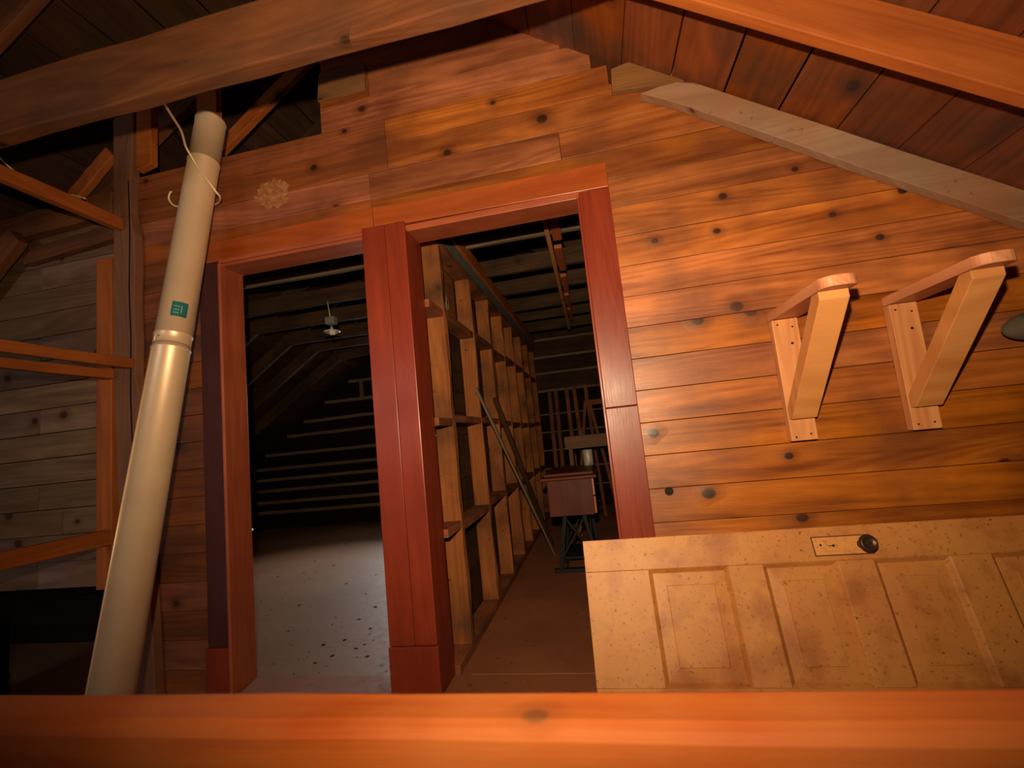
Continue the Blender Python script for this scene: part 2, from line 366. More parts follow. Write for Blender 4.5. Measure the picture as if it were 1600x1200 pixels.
# short patch board at the left end of an upper course
# (kept as part of the wall: nailed flush)
# left bay boards
lb = MB()
for k in range(3, 21):
    z0, z1 = zk(k), zk(k+1)
    if z0 > 2.56: break
    z1 = min(z1, 2.60)
    xl = max(-6.2, (z1-4.66)/.67)
    js = [random.uniform(-4.8, -2.7)] if k % 3 else [-2.95]
    for a, b in split(xl, -2.40, js): plank(lb, a, b, z0, z1, gap=.003)
S('wall_left', lb, 'grey_board', .002, 'weathered grey board wall beyond the left post')
rc = MB()  # recess boards coloured near black in place of shade
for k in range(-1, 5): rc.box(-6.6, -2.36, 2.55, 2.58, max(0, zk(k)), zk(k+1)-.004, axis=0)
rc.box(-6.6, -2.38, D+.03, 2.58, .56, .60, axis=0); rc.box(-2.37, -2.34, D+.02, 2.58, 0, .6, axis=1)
S('wall_left', rc, 'black_board', 0, 'recess under the grey boards, its shade put into near-black boards')

# ------------------------------------------------------------------ roof boards
def roof(side):
    m_ = MB(); n = 38; pitch = .232; cosn = math.cos(math.atan(.67)); sinn = math.sin(math.atan(.67))
    for i in range(n):
        s0 = i*pitch
        if side == 'r': c = Vector((RX+(s0+pitch/2)*cosn, 0, RZ-(s0+pitch/2)*sinn)); up = Vector((sinn, 0, cosn))
        else: c = Vector((RX-(s0+pitch/2)*cosn, 0, RZ-(s0+pitch/2)*sinn)); up = Vector((-sinn, 0, cosn))
        if c.z < -.1: break
        c += up*(.0125+random.uniform(0, .002))
        ys = [YB-.1, random.uniform(-1.6, 1.0), random.uniform(2.6, 4.6), YF+.15]
        for a, b in zip(ys[:-1], ys[1:]):
            m_.beam((c.x, a+.001, c.z), (c.x, b-.001, c.z), pitch-random.uniform(.002, .009), .02, up=up)
        # felt above the boards, one strip per board so the seams stay dark
    return m_
S('ceiling', roof('r'), 'deck', .001, 'roof boards of the right slope')
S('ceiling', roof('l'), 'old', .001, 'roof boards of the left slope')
for side in (1, -1):
    cosn = math.cos(math.atan(.67)); sinn = math.sin(math.atan(.67)); up = Vector((side*sinn, 0, cosn))
    a = Vector((RX, 0, RZ))+up*.17; b = Vector((RX+side*6.9*cosn, 0, RZ-6.9*sinn))+up*.17
    m_ = MB(); m_.prism([(a.x, a.z), (b.x, b.z), ((b+up*.01).x, (b+up*.01).z), ((a+up*.01).x, (a+up*.01).z)], YB-.15, YF+.3)
    S('ceiling', m_, 'black_board', 0, 'dark roofing above the roof boards')
m_ = MB(); m_.beam((RX, YB-.1, RZ+.03), (RX, YF+.3, RZ+.03), .3, .04); S('ceiling', m_, 'black_board', 0, 'ridge cap')

# ------------------------------------------------------------------ gable walls
def gable(name, y, y2, win, mat, label, holes=()):
    m_ = MB(); z = 0; k = 0
    while z < RZ-.05:
        z1 = z+.19; a = max((z-4.76)/.67-.02, -7.1); b = min((2.82-z)/.67+.02, 4.3)
        if b-a < .1: break
        segs = [(a, b)]
        for (hx0, hx1, hz0, hz1) in (win,)+tuple(holes):
            if z1 > hz0 and z < hz1-.001:
                ns = []
                for (p, q) in segs:
                    if hx0 > p and hx1 < q: ns += [(p, hx0), (hx1, q)]
                    else: ns.append((p, q))
                segs = ns
        for p, q in segs: m_.box(p, q, y, y2, z, z1, axis=0)
        z = z1; k += 1
    return S(name, m_, mat, 0, label)
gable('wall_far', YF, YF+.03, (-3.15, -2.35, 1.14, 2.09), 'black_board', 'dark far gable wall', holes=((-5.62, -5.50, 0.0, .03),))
gable('wall_front', YB-.03, YB, (-3.35, -2.45, 1.14, 2.09), 'grey_board', 'rear gable wall behind the viewer')
def window(name, x0, x1, z0, z1, y, label):
    w_ = thing(name, (x0, y, z0), kind='structure', label=label)
    f = MB()
    for a in ((x0-.05, x1+.05, y-.03, y+.03, z0-.05, z0), (x0-.05, x1+.05, y-.03, y+.03, z1, z1+.05)): f.box(*a, axis=0)
    for a in ((x0-.05, x0, y-.03, y+.03, z0, z1), (x1, x1+.05, y-.03, y+.03, z0, z1)): f.box(*a, axis=2)
    f.box(x0, x1, y-.012, y+.012, (z0+z1)/2-.015, (z0+z1)/2+.015, axis=0)
    f.build('window_frame', 'lath', w_, .002)
    g = MB(); g.box(x0, x1, y-.002, y+.002, z0, z1, axis=0); g.build('window_pane', 'glass', w_)
b_ = MB(); b_.box(-5.64, -5.48, YF+.001, YF+.03, .028, .195, axis=0); S('wall_far', b_, 'black_board', 0, 'board above the daylight chink at the foot of the far gable')
window('window_1', -3.15, -2.35, 1.14, 2.09, YF, 'window in the far gable')
window('window_2', -3.35, -2.45, 1.14, 2.09, YB, 'added unseen window in the rear gable')
# grey battens across the far gable
bt = thing('wall_far_battens', (-4, YF, 0), kind='structure', label='grey battens across the far gable')
bt.name = 'trim_1'
for i, z in enumerate((.255, .41, .585, .755, .92, 1.135, 1.40, 1.60, 1.86, 2.14)):
    xl = max((z+.14-4.76)/.67, -6.3); xr = -3.19 if 1.1 < z < 2.13 else -.9
    b = MB(); b.beam((xl, YF-.02, z), (xr, YF-.02, z+random.uniform(-.012, .012)), .03, .045, segs=14, jit=.003)
    b.build('batten', 'lath', bt)
b = MB(); b.box(-3.52, -3.47, YF-.045, YF-.006, 1.86, 2.16, axis=2); b.build('batten', 'lath', bt)
# far wall of the right room: boards with pale lower edges
fr = MB()
for z0, z1 in ((1.62, 1.88), (1.88, 2.11), (2.11, 2.36), (2.36, 2.62)): fr.box(-.87, 3.0 if z0 < .9 else min(3, (2.7-z1)/.67), YF-.04, YF-.008, z0+.012, z1, axis=0)
S('wall_far', fr, 'old', .002, 'brown boards high on the far wall of the right room')
tb = thing('trim_2', (0, YF, 0), kind='structure', label='pale battens on the far wall of the right room')
for z in (.3, .55, .8, 1.05, 1.3, 1.63, 1.88, 2.11, 2.36):
    b = MB(); b.beam((-.87, YF-.055, z), (min(3, (2.66-z)/.67), YF-.055, z), .03, .03 if z > 1.5 else .018, segs=14, jit=.003); b.build('batten', 'lath', tb)

# ------------------------------------------------------------------ partition between the two rooms
pt = thing('wall_partition', (-.79, 2.1, 0), kind='structure', label='open stud partition between the two rooms')
b = MB(); b.box(-.845, -.745, 2.09, 6.40, .0, .045, axis=1); b.build('bottom_plate', 'stud', pt, .003)
b = MB(); b.box(-.845, -.745, 2.09, 6.05, 2.13, 2.175, axis=1); b.build('top_plate', 'stud', pt, .003)
SY = [2.30, 2.90, 3.42, 3.94, 4.42, 4.92, 5.42, 5.95]
for i, y in enumerate(SY):
    b = MB(); b.beam((-.795, y+.02, .045), (-.795, y+.02, 2.13), .1, .042, up=(0, 1, 0), segs=14, jit=.0015, rough_side=[(-1, -1), (-1, 1)])
    b.build('stud', 'stud', pt, .002)
for zc in (.62, 1.16, 1.745):
    for i in range(len(SY)):
        y0 = 2.09 if i == 0 else SY[i-1]+.042; y1 = SY[i]-.001
        b = MB(); dz = random.uniform(-.012, .012); b.box(-.843, -.748, y0, y1, zc+dz-.02, zc+dz+.02, axis=1); b.build('blocking', 'stud', pt, .003)
b = MB()
for i in range(17):
    z0 = .02+i*.134
    b.box(-.872, -.850, 2.09, 6.40, z0, z0+.131, axis=1)
b.build('sheathing', 'old', pt, .001)
b = MB(); b.box(-.775, -.752, 2.09, 6.1, 2.178, 2.262, axis=1); b.build('felt_strip', 'felt', pt)
b = MB(); b.beam((-.757, 2.05, 2.315), (-.757, 6.1, 2.315), .045, .10, segs=16, jit=.004); b.build('upper_board', 'orange', pt, .004)
b = MB(); b.box(-.86, -.79, 2.05, 6.1, 2.178, 2.36, axis=1); b.build('backing_board', 'old', pt)
# little scrawled board in the first upper bay
b = MB(); b.box(-.848, -.84, 2.36, 2.84, 1.78, 2.12, axis=1); b.build('patch_panel', 'stud', pt)
b = MB()
for k in range(4):
    b.tube([(-.838, 2.5+.05*k, 1.86), (-.838, 2.52+.05*k, 1.97), (-.838, 2.55+.05*k, 1.93), (-.838, 2.53+.05*k, 1.87)], .003, 6)
b.build('chalk_scrawl', 'lath', pt)

# ------------------------------------------------------------------ door casings
def casing(name, label): return thing(name, (0, D, 0), kind='structure', label=label)
hd = casing('trim_3', 'red stained header casing above both openings')
b = MB(); b.prism([(-1.905, 2.075), (-.935, 2.085), (-.935, 2.19), (-1.895, 2.178)], 1.925, 1.949); b.build('header_board', 'red_head', hd, .003)
b = MB(); b.prism([(-.932, 2.085), (.165, 2.07), (.165, 2.182), (-.932, 2.19)], 1.924, 1.949); b.build('header_board', 'red_head', hd, .003)
b = MB(); b.box(-1.80, .08, 1.930, 2.075, 2.045, 2.075, axis=0); b.build('head_jamb', 'red_head', hd, .002)
b = MB(); b.box(-1.78, -.96, 1.916, 1.93, 2.058, 2.078, axis=0); b.build('head_bead', 'red_head', hd, .003)
lc = casing('trim_4', 'left casing with a dark maroon face board')
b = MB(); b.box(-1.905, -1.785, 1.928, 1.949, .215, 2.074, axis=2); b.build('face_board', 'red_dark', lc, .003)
b = MB(); b.box(-1.912, -1.785, 1.918, 1.949, 0, .213, axis=2); b.build('plinth_block', 'red', lc, .003)
b = MB(); b.box(-1.785, -1.768, 1.914, 1.949, 0.0, 2.058, axis=2); b.build('edge_bead', 'red_head', lc, .004)
b = MB(); b.box(-1.80, -1.772, 1.949, 2.07, 0.0, 2.045, axis=2); b.build('side_jamb', 'red_head', lc, .001)
mp = casing('trim_5', 'broad red stained boxed post between the openings')
b = MB(); b.box(-.975, -.862, 1.885, 1.90, .222, 2.075, axis=2); b.build('face_board', 'red', mp, .002)
b = MB(); b.box(-.861, -.762, 1.885, 1.90, .222, 2.075, axis=2); b.build('face_board', 'red', mp, .004)
b = MB(); b.box(-.978, -.758, 1.878, 1.90, 0, .22, axis=2); b.build('plinth_block', 'red', mp, .003)
b = MB(); b.box(-.972, -.765, 1.90, 2.08, 0, 2.045, axis=2); b.build('post_core', 'red', mp, .004)
rcg = casing('trim_6', 'red stained right casing beside the cedar wall')
b = MB(); b.box(.034, .165, 1.926, 1.949, 1.120, 2.069, axis=2); b.build('face_board', 'red', rcg, .003)
b = MB(); b.box(.034, .165, 1.926, 1.949, 0, 1.118, axis=2); b.build('face_board', 'red', rcg, .003)
b = MB(); b.box(.024, .034, 1.922, 2.07, 0, 2.045, axis=2); b.build('side_jamb', 'red', rcg, .002)
b = MB(); b.box(-1.77, .06, 1.92, 2.075, .0005, .014, axis=0); S('trim_7', b, 'floor_r', .003, 'worn wooden threshold under both openings')
# plaster smear and loose cleat
b = MB()
def smear(cx, cz, rx, rz, n=22):
    pts = [(cx+rx*math.cos(2*math.pi*i/n)*random.uniform(.7, 1.15), cz+rz*math.sin(2*math.pi*i/n)*random.uniform(.7, 1.15)) for i in range(n)]; b.prism(pts, D-.0035, D-.0005)
smear(-1.48, 2.385, .10, .085, 40)
tag(b.build('plaster_smear', 'plaster'), 'pale plaster smear on the planks right of the stovepipe', 'stain')

# ------------------------------------------------------------------ timbers
def timber(name, mat, label, cat, p0, p1, w_, h_, up=(0, 0, 1), group=None, segs=10, jit=.002, bevel=.004, cut0=0, cut1=0, nm=None):
    m_ = MB(); m_.beam(p0, p1, w_, h_, up=up, segs=segs, jit=jit, cut0=cut0, cut1=cut1)
    o = m_.build(name, mat, None, bevel, base=p0); return tag(o, label, cat, group)
CN = Vector((.67, 0, 1)).normalized(); CL = Vector((-.67, 0, 1)).normalized()
def rafter(side, y, mat, label, group, x_from=None, x_to=None, t=.045, h=.14, segs=12, jit=.002):
    n = CN if side == 'r' else CL; dk = deck_r if side == 'r' else deck_l
    xa = RX+(.13 if side == 'r' else -.13) if x_from is None else x_from
    xb = (4.1 if side == 'r' else -6.9) if x_to is None else x_to
    pa = Vector((xa, y, dk(xa)))-n*(h/2+.001); pb = Vector((xb, y, dk(xb)))-n*(h/2+.001)
    return timber('rafter', mat, label, 'rafter', pa, pb, t, h, up=n, group=group, segs=segs, jit=jit)
# the wall rafter, its pointed end and cleat
n = CN
w0 = Vector((.36, 0, 0)); A = [(.352, 2.447), (.50, 2.478), (.60, 2.418)]
pr = MB(); lo = lambda x: 2.689-.675*x; hi = lambda x: 2.815-.67*x
xs = [.47+.235*i for i in range(12)]
pts = [(.345, 2.442), (.43, 2.455), (.50, 2.456)]+[(x+.1, hi(x+.1)+random.uniform(-.003, .001)) for x in xs if x+.1 < 3.2]+[(3.3, hi(3.3)), (3.3, lo(3.3))]+[(x, lo(x)+random.uniform(-.004, .004)) for x in reversed(xs) if x < 3.2]
pr.prism(pts, 1.898, 1.944)
tag(pr.build('rafter', 'rafter_grey', None, .003, base=(.36, 1.92, 2.45)), 'dusty grey rafter with a pointed upper end running down the cedar wall at right', 'rafter')
b = MB(); b.prism([(.232, 2.495), (.24, 2.60), (.30, 2.612), (.43, 2.618), (.565, 2.53), (.62, 2.50), (.605, 2.468), (.50, 2.470), (.43, 2.472), (.37, 2.482)], 1.916, 1.9465)
tag(b.build('cleat_board', 'post', None, .003, base=(.4, 1.93, 2.5)), 'short weathered cleat board above the pointed end of the grey rafter', 'board')
tag(MB().prism([(-1.19, 2.815), (-.93, 2.815), (-.925, 2.957), (-1.175, 2.965)], 1.93, 1.947).build('patch_board', 'post', None, .002, base=(-1.06, 1.94, 2.88)), 'short dull brown patch board nailed beside the dark gable opening', 'board')
rafter('r', 2.095, 'orange', 'brown rafter showing behind the stepped plank ends above the right opening', None)
rafter('l', 2.135, 'dark_beam', 'left slope rafter just behind the plank wall', None, x_to=-5.2)
rafter('r', 1.41, 'pine', 'bright orange rafter in the upper right corner, nearest the viewer', None, h=.15).data.materials[0] = M['orange']
rafter('r', .83, 'orange', 'right slope rafter over the guard rail', None)
rafter('r', .25, 'orange', 'right slope rafter over the viewer', None)
rafter('l', 1.41, 'dark_beam', 'dark left slope rafter above the long tie beam', None)
TY = [2.86, 3.44, 4.00, 4.56, 5.05, 5.60]
for i, y in enumerate(TY):
    nth = ('nearest the openings', 'second from the openings', 'third from the openings', 'fourth from the openings', 'fifth from the openings', 'nearest the far gable')[i]
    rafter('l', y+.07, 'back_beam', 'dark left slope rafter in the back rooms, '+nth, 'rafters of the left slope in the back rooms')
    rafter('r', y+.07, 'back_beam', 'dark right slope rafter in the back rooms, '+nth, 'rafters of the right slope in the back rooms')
    first = i == 0
    o = timber('tie_beam', 'lath' if first else 'back_beam', ('narrow pale' if first else 'dark')+' horizontal tie beam under the roof of the back rooms, '+nth, 'beam',
           (-3.42, y+.022, 2.36 if first else 2.40+(.0 if i % 2 else .01)), (.60, y+.022, 2.355 if first else 2.40-(.012 if i % 2 else 0)), .04, .05 if first else .135, group='tie beams over the back rooms', segs=16, jit=.004)
timber('tie_beam', 'dark_beam', 'large rough tie beam crossing the upper left corner in front of the stovepipe', 'beam', (-3.42, 1.225, 2.44), (.60, 1.225, 2.44), .06, .225, segs=18, jit=.004, bevel=.006)
# framing at the left
po = MB()
lf = [(-2.32, 0), (-2.345, .5), (-2.375, 1.0), (-2.395, 1.5), (-2.398, 2.0), (-2.395, 2.5), (-2.40, 2.99)]
rt = [(-2.265, 2.99), (-2.275, 2.75), (-2.29, 2.55), (-2.292, 2.42), (-2.268, 2.30), (-2.262, 2.12), (-2.272, 1.92), (-2.262, 1.72), (-2.268, 1.55), (-2.235, 1.42), (-2.262, 1.33), (-2.25, 1.2), (-2.215, .9), (-2.19, .5), (-2.165, 0)]
po.prism(lf+rt, 1.896, 1.947)
for lp in po.bm.faces:
    for l_ in lp.loops: u_, v_ = l_[po.uv].uv; l_[po.uv].uv = (v_, u_)
post_ = tag(po.build('corner_post', 'post', None, .005, base=(-2.26, 1.92, 0)), 'rough grey brown post with a wavy bark edge left of the stovepipe', 'post')
po = MB(); po.prism([(-2.300, 2.60), (-2.294, 2.602), (-2.286, 2.3), (-2.293, 2.0), (-2.284, 1.75), (-2.288, 1.45), (-2.279, 1.2), (-2.285, 1.198), (-2.296, 1.45), (-2.291, 1.75), (-2.30, 2.0), (-2.293, 2.3)], 1.8935, 1.8965); po.build('crack', 'hole', post_)
timber('corner_stud', 'orange', 'orange stud standing against the left side of the rough post', 'stud', (-2.452, 1.918, .508), (-2.452, 1.918, 2.192), .095, .055, up=(0, 1, 0), jit=.0015)
b = MB(); b.prism([(-2.262, 2.66), (-2.165, 2.68), (-2.16, 3.04), (-2.256, 3.04)], 1.905, 1.947); tag(b.build('nailer_block', 'orange', None, .004, base=(-2.26, 1.93, 2.7)), 'short orange block with a knot beside the top of the rough post', 'board')
timber('hanging_stud', 'orange', 'dark orange stud standing in the gable opening behind the stovepipe top', 'stud', (-1.93, 2.045, 2.62), (-1.93, 2.045, 3.36), .13, .04, up=(0, 1, 0))
timber('side_rail', 'orange', 'orange rail reaching the middle of the rough post, upper one of the pair', 'rail', (-2.285, .3, 1.605), (-2.285, 1.894, 1.605), .03, .05)
timber('side_rail', 'orange', 'orange rail just below its twin at the middle of the rough post', 'rail', (-2.405, .3, 1.563), (-2.405, 1.889, 1.563), .045, .045)
timber('side_rail', 'orange', 'low orange rail running back to the foot of the orange stud', 'rail', (-2.42, .3, .757), (-2.42, 1.889, .757), .05, .07)
timber('side_rail', 'orange', 'high orange rail passing in front of the rafters to the rough post', 'rail', (-2.345, .3, 2.362), (-2.345, 1.893, 2.362), .04, .065)
timber('wall_plate', 'dark_beam', 'brown plate along the top of the grey board wall', 'beam', (-3.40, 1.918, 2.47), (-2.403, 1.918, 2.50), .055, .13)
timber('ledger_board', 'dark_beam', 'brown board with a pale broken end under the wall plate', 'board', (-3.02, 1.925, 2.305), (-2.403, 1.925, 2.345), .04, .085)
timber('diagonal_brace', 'dark_beam', 'dark diagonal brace crossing the grey board wall at the left edge', 'brace', (-3.62, 1.86, 1.83), (-2.98, 1.86, 2.40), .05, .11, up=(-.66, 0, .75))
timber('roof_brace', 'orange', 'small orange diagonal brace above the high rail', 'brace', (-2.90, 2.02, 2.62), (-2.56, 2.02, 2.90), .04, .08, up=(-.66, 0, .75))
timber('roof_brace', 'orange', 'brown diagonal brace seen through the gable opening beside the stovepipe top', 'brace', (-2.30, 2.3, 2.84), (-1.45, 2.3, 3.45), .04, .08, up=(-.66, 0, .75))
# underside rail with hanging blocks in the right room
hr = thing('stepped_hanger', (-.2, 3.5, 2.3), 'light brown strip with stepped blocks hanging under the tie beams of the right room', 'board')
b = MB(); b.beam((-.165, 2.2, 2.312), (-.215, 5.58, 2.312), .028, .06); b.build('strip', 'pine', hr, .002)
for i, (y0, y1) in enumerate(((2.30, 2.93), (3.06, 3.52), (3.66, 4.1), (4.2, 4.62), (4.72, 5.2))):
    b = MB(); b.box(-.165+.008*0-.014*i*.5+.016, -.165-.007*i+.075-.006*i, y0, y1, 2.30, 2.328, axis=1); b.build('block', 'orange', hr, .002)

# ------------------------------------------------------------------ shelf brackets
def bracket(x0, label):
    t = thing('shelf_bracket', (x0+.046, D, .917), label, 'bracket', 'fresh pine shelf brackets on the cedar wall')
    x1 = x0+.092
    b = MB(); b.box(x0, x1, 1.911, 1.9485, .917, 1.388, axis=2); b.build('wall_cleat', 'pine', t, .002)
    # arm with rounded front corners
    b = MB(); ys = [1.9485]; ar = [(x0, 1.9485), (x0, 1.515)]
    for k in range(6): a = math.pi/2*k/5; ar.append((x0+.035-.035*math.cos(a), 1.515-.035*math.sin(a)))
    for k in range(6): a = math.pi/2*k/5; ar.append((x1+.012-.045+.045*math.sin(a), 1.515-.035*math.cos(a)))
    ar += [(x1+.012, 1.9485)]
    z0, z1 = 1.390, 1.424; ou = random.random()*50
    A = [b.bm.verts.new((x, y, z0)) for x, y in ar]; B = [b.bm.verts.new((x, y, z1)) for x, y in ar]
    fs = [b.bm.faces.new(A[::-1]), b.bm.faces.new(B)]+[b.bm.faces.new((A[i], A[(i+1) % len(ar)], B[(i+1) % len(ar)], B[i])) for i in range(len(ar))]
    for f in fs:
        for lp in f.loops: c = lp.vert.co; lp[b.uv].uv = (c.y+ou, c.x+c.z)
    b.build('arm', 'pine', t, .003)
    # slanted brace, both ends cut to fit
    b = MB(); th = .030
    p = [(1.911, 1.000), (1.911, 1.045), (1.575, 1.389), (1.530, 1.389), (1.530, 1.362), (1.882, 1.000)]
    b.prism(p, x0+.003, x1-.003, axis='x'); o = b.build('brace', 'pine', t, .002)
    for lp in o.data.uv_layers[0].data: u, v = lp.uv; lp.uv = (v*1.0, u*.35)
    for zz in (1.36, .935):
        for dx in (.018, .07): nl = MB(); nl.lathe([(.0035, 0), (.0035, .002)], (x0+dx, 1.9115, zz+random.uniform(-.008, .008)), (0, -1, 0), 10); nl.build('screw_hole', 'hole', t)
    nl = MB(); nl.lathe([(.005, 0), (.005, .002)], (x0+.06, 1.9115, 1.29), (0, -1, 0), 10); nl.build('bolt_hole', 'hole', t)
    return t
bracket(.708, 'pine shelf bracket nearer the doorways')
bracket(1.117, 'pine shelf bracket nearer the right edge of the picture, its arm cut by the frame')

# ------------------------------------------------------------------ stovepipe
PA, PC = Vector((-1.752, 1.868, 2.795)), Vector((-1.752, 1.315, .0)); PR = .0705
pax = (PA-PC).normalized(); PL = (PA-PC).length
sp = thing('stovepipe', PC, 'tall dented galvanised stovepipe leaning back against the plank wall', 'pipe')
hj = (1.575-PC.z)/pax.z
def ring_prof(h0, h1, r0, r1, ribs=()):
    pr_ = [(r0, h0)]
    for h in ribs: pr_ += [(r0+(r1-r0)*(h-h0)/(h1-h0), h-.006), (r0+(r1-r0)*(h-h0)/(h1-h0)+.0025, h-.003), (r0+(r1-r0)*(h-h0)/(h1-h0)+.0025, h+.003), (r0+(r1-r0)*(h-h0)/(h1-h0), h+.006)]
    return pr_+[(r1, h1)]
def hollow(prof, th=.0015): return prof+[(r-th, h) for r, h in reversed(prof)]
def pipe_part(name, prof):
    m_ = MB(); prof = hollow(prof); prof = prof+[prof[0]]
    m_.lathe(prof, PC, pax, 64, cap=False)
    bmesh.ops.remove_doubles(m_.bm, verts=m_.bm.verts, dist=1e-5)
    o = m_.build(name, 'zinc', sp)
    for p_ in o.data.polygons: p_.use_smooth = True
    return o
pipe_part('lower_section', ring_prof(.012, hj, PR*1.0, PR*.985, (hj-.02,)))
up_ = pipe_part('upper_section', ring_prof(hj-.002, PL, PR*.97, PR*.95, (hj+.045, PL-.27, PL-.012)))
def on_pipe(h, ang, r):
    t = Vector((0, -1, 0)); a = (t-pax*t.dot(pax)).normalized(); b_ = pax.cross(a).normalized()      # a faces the viewer's side, b_ to the right
    return PC+pax*h+(a*math.cos(ang)+b_*math.sin(ang))*r
m_ = MB(); m_.tube([on_pipe(.03, -.3, PR+.0015), on_pipe(hj-.03, -.3, PR*.985+.0015)], .0032, 8); m_.build('seam', 'zinc', sp)
m_ = MB(); m_.tube([on_pipe(hj, -.25, PR*.97+.0005), on_pipe(hj+.045, -.25, PR*.97+.0005)], .002, 8); m_.build('seam', 'zinc', sp)
# green label stuck on the upper section
m_ = MB(); nn = 8; R_ = PR*.97+.001
hl = (1.72-PC.z)/pax.z
def label_patch(m_, h0, h1, a0, a1, r):
    g = [[m_.bm.verts.new(on_pipe(h0+(h1-h0)*j/3, a0+(a1-a0)*i/nn, r)) for i in range(nn+1)] for j in range(4)]
    for j in range(3):
        for i in range(nn): m_.bm.faces.new((g[j][i], g[j][i+1], g[j+1][i+1], g[j+1][i]))
M['green'] = flat('green_label', (26, 96, 92), .5, noise=.6, ncol=(30, 60, 84), nscale=40)
M['label_light'] = flat('label_print', (120, 160, 140), .5)
m_ = MB(); label_patch(m_, hl-.034, hl+.034,   .50, 1.36, R_); lab = m_.build('label', 'green', sp)
sol = lab.modifiers.new('t', 'SOLIDIFY'); sol.thickness = .0006; sol.offset = 1
m_ = MB()
for h_ in (hl-.018, hl-.004, hl+.012): label_patch(m_, h_-.002, h_+.002, .62, .92, R_+.0014)
label_patch(m_, hl-.018, hl+.016, 1.0, 1.05, R_+.0014); m_.build('label_print', 'label_light', lab)
m_ = MB(); m_.lathe([(.0025, -.001), (.0025, .002)], on_pipe(hj+.022, .05, PR*.97), (on_pipe(hj, .05, 1)-on_pipe(hj, .05, 0)), 10); m_.build('rivet', 'hole', sp)
m_ = MB(); m_.lathe([(.005, -.001), (.005, .0008)], on_pipe(.93, -.35, PR), (on_pipe(.9, -.35, 1)-on_pipe(.9, -.35, 0)), 10); m_.build('screw_hole', 'hole', sp)

# ------------------------------------------------------------------ cables
cab = MB()
pts = [(-1.357, 1.215, 2.345), (-1.395, 1.27, 2.369), (-1.513, 1.42, 2.444), (-1.614, 1.56, 2.496), (-1.696, 1.66, 2.511), (-1.713, 1.71, 2.489), (-1.704, 1.730, 2.451), (-1.663, 1.742, 2.383), (-1.646, 1.77, 2.338), (-1.660, 1.81, 2.331), (-1.748, 1.885, 2.356), (-1.884, 1.92, 2.377), (-1.976, 1.915, 2.396), (-2.029, 1.91, 2.415), (-2.054, 1.905, 2.45), (-2.045, 1.9, 2.477), (-2.032, 1.9, 2.489)]
cab.tube(smooth_path(pts, 6), .005, 8)
tag(cab.build('cable', 'cable'), 'cream cable dropping from the tie beam and looped round the stovepipe top', 'cable')
cab = MB(); cab.tube(smooth_path([(-2.86, 1.70, 2.739), (-2.877, 1.75, 2.72), (-2.80, 1.80, 2.64), (-2.66, 1.82, 2.57), (-2.53, 1.81, 2.52), (-2.465, 1.81, 2.49)], 6), .004, 8)
tag(cab.build('cable', 'cable'), 'thin cream cable strung across the rafters at the upper left', 'cable')
sc = MB(); sc.tube([(-2.205, 1.947, .43), (-2.215, 1.947, .74)], .0018, 6); sc.tube([(-2.215, 1.947, .76), (-2.222, 1.947, 1.0)], .0015, 6)
tag(sc.build('string', 'cable'), 'thin pale string hanging down the planks between post and left casing', 'string')

# ------------------------------------------------------------------ old panel door laid on its long edge
LE = math.radians(72); UP = Vector((0, math.cos(LE), math.sin(LE))); NR = Vector((0, -math.sin(LE), math.cos(LE)))   # up the leaf / out of its face
DO = Vector((-.122, 0, 0)); TH = .036; Wd, Ln = .615, 2.06
DO.y = 1.912-Wd*math.cos(LE); DO.z = .012
dr = thing('panel_door', DO, 'old cream painted five panel door laid on its long edge against the wall', 'door')
def DP(u, v, n_=0): return DO+Vector((1, 0, 0))*u+UP*v+NR*n_
def dbox(m_, u0, u1, v0, v1, n0, n1, horizontal=True):
    if horizontal: m_.beam(DP(u0, (v0+v1)/2, (n0+n1)/2), DP(u1, (v0+v1)/2, (n0+n1)/2), n1-n0, v1-v0, up=UP)
    else: m_.beam(DP((u0+u1)/2, v0, (n0+n1)/2), DP((u0+u1)/2, v1, (n0+n1)/2), n1-n0, u1-u0, up=(1, 0, 0))
PU = [(.240, .528), (.648, .898), (1.014, 1.252), (1.372, 1.612), (1.732, 1.955)]; V0, V1 = .112, .498
m_ = MB(); dbox(m_, 0, Ln, 0, V0, -TH, 0); dbox(m_, 0, Ln, V1, Wd, -TH, 0); m_.build('stile', 'paint', dr, .002)
edges = [0]+[x for p in PU for x in p]+[Ln]
for i in range(0, len(edges), 2):
    m_ = MB(); dbox(m_, edges[i], edges[i+1], V0+.0003, V1-.0003, -TH+.001, -.0008, False); m_.build('rail', 'paint', dr, .0015)
for (a, b_) in PU:
    m_ = MB()                                       # sloped moulding ring, field and raised panel
    ringz = [(0, -.001), (.003, -.0035), (.012, -.014), (.015, -.017), (.058, -.0135), (.060, -.0105)]
    loops = []
    for ins, n_ in ringz:
        loops.append([m_.bm.verts.new(DP(u, v, n_)) for u, v in ((a+ins, V0+ins), (b_-ins, V0+ins), (b_-ins, V1-ins), (a+ins, V1-ins))])
    for r0, r1_ in zip(loops[:-1], loops[1:]):
        for k in range(4): m_.bm.faces.new((r0[k], r0[(k+1) % 4], r1_[(k+1) % 4], r1_[k]))
    m_.bm.faces.new(loops[-1])
    bk_ = [m_.bm.verts.new(DP(u, v, -TH+.006)) for u, v in ((a, V0), (b_, V0), (b_, V1), (a, V1))]
    for k in range(4): m_.bm.faces.new((loops[0][(k+1) % 4], loops[0][k], bk_[k], bk_[(k+1) % 4]))
    m_.bm.faces.new(bk_[::-1]); m_.build('door_panel', 'paint', dr)
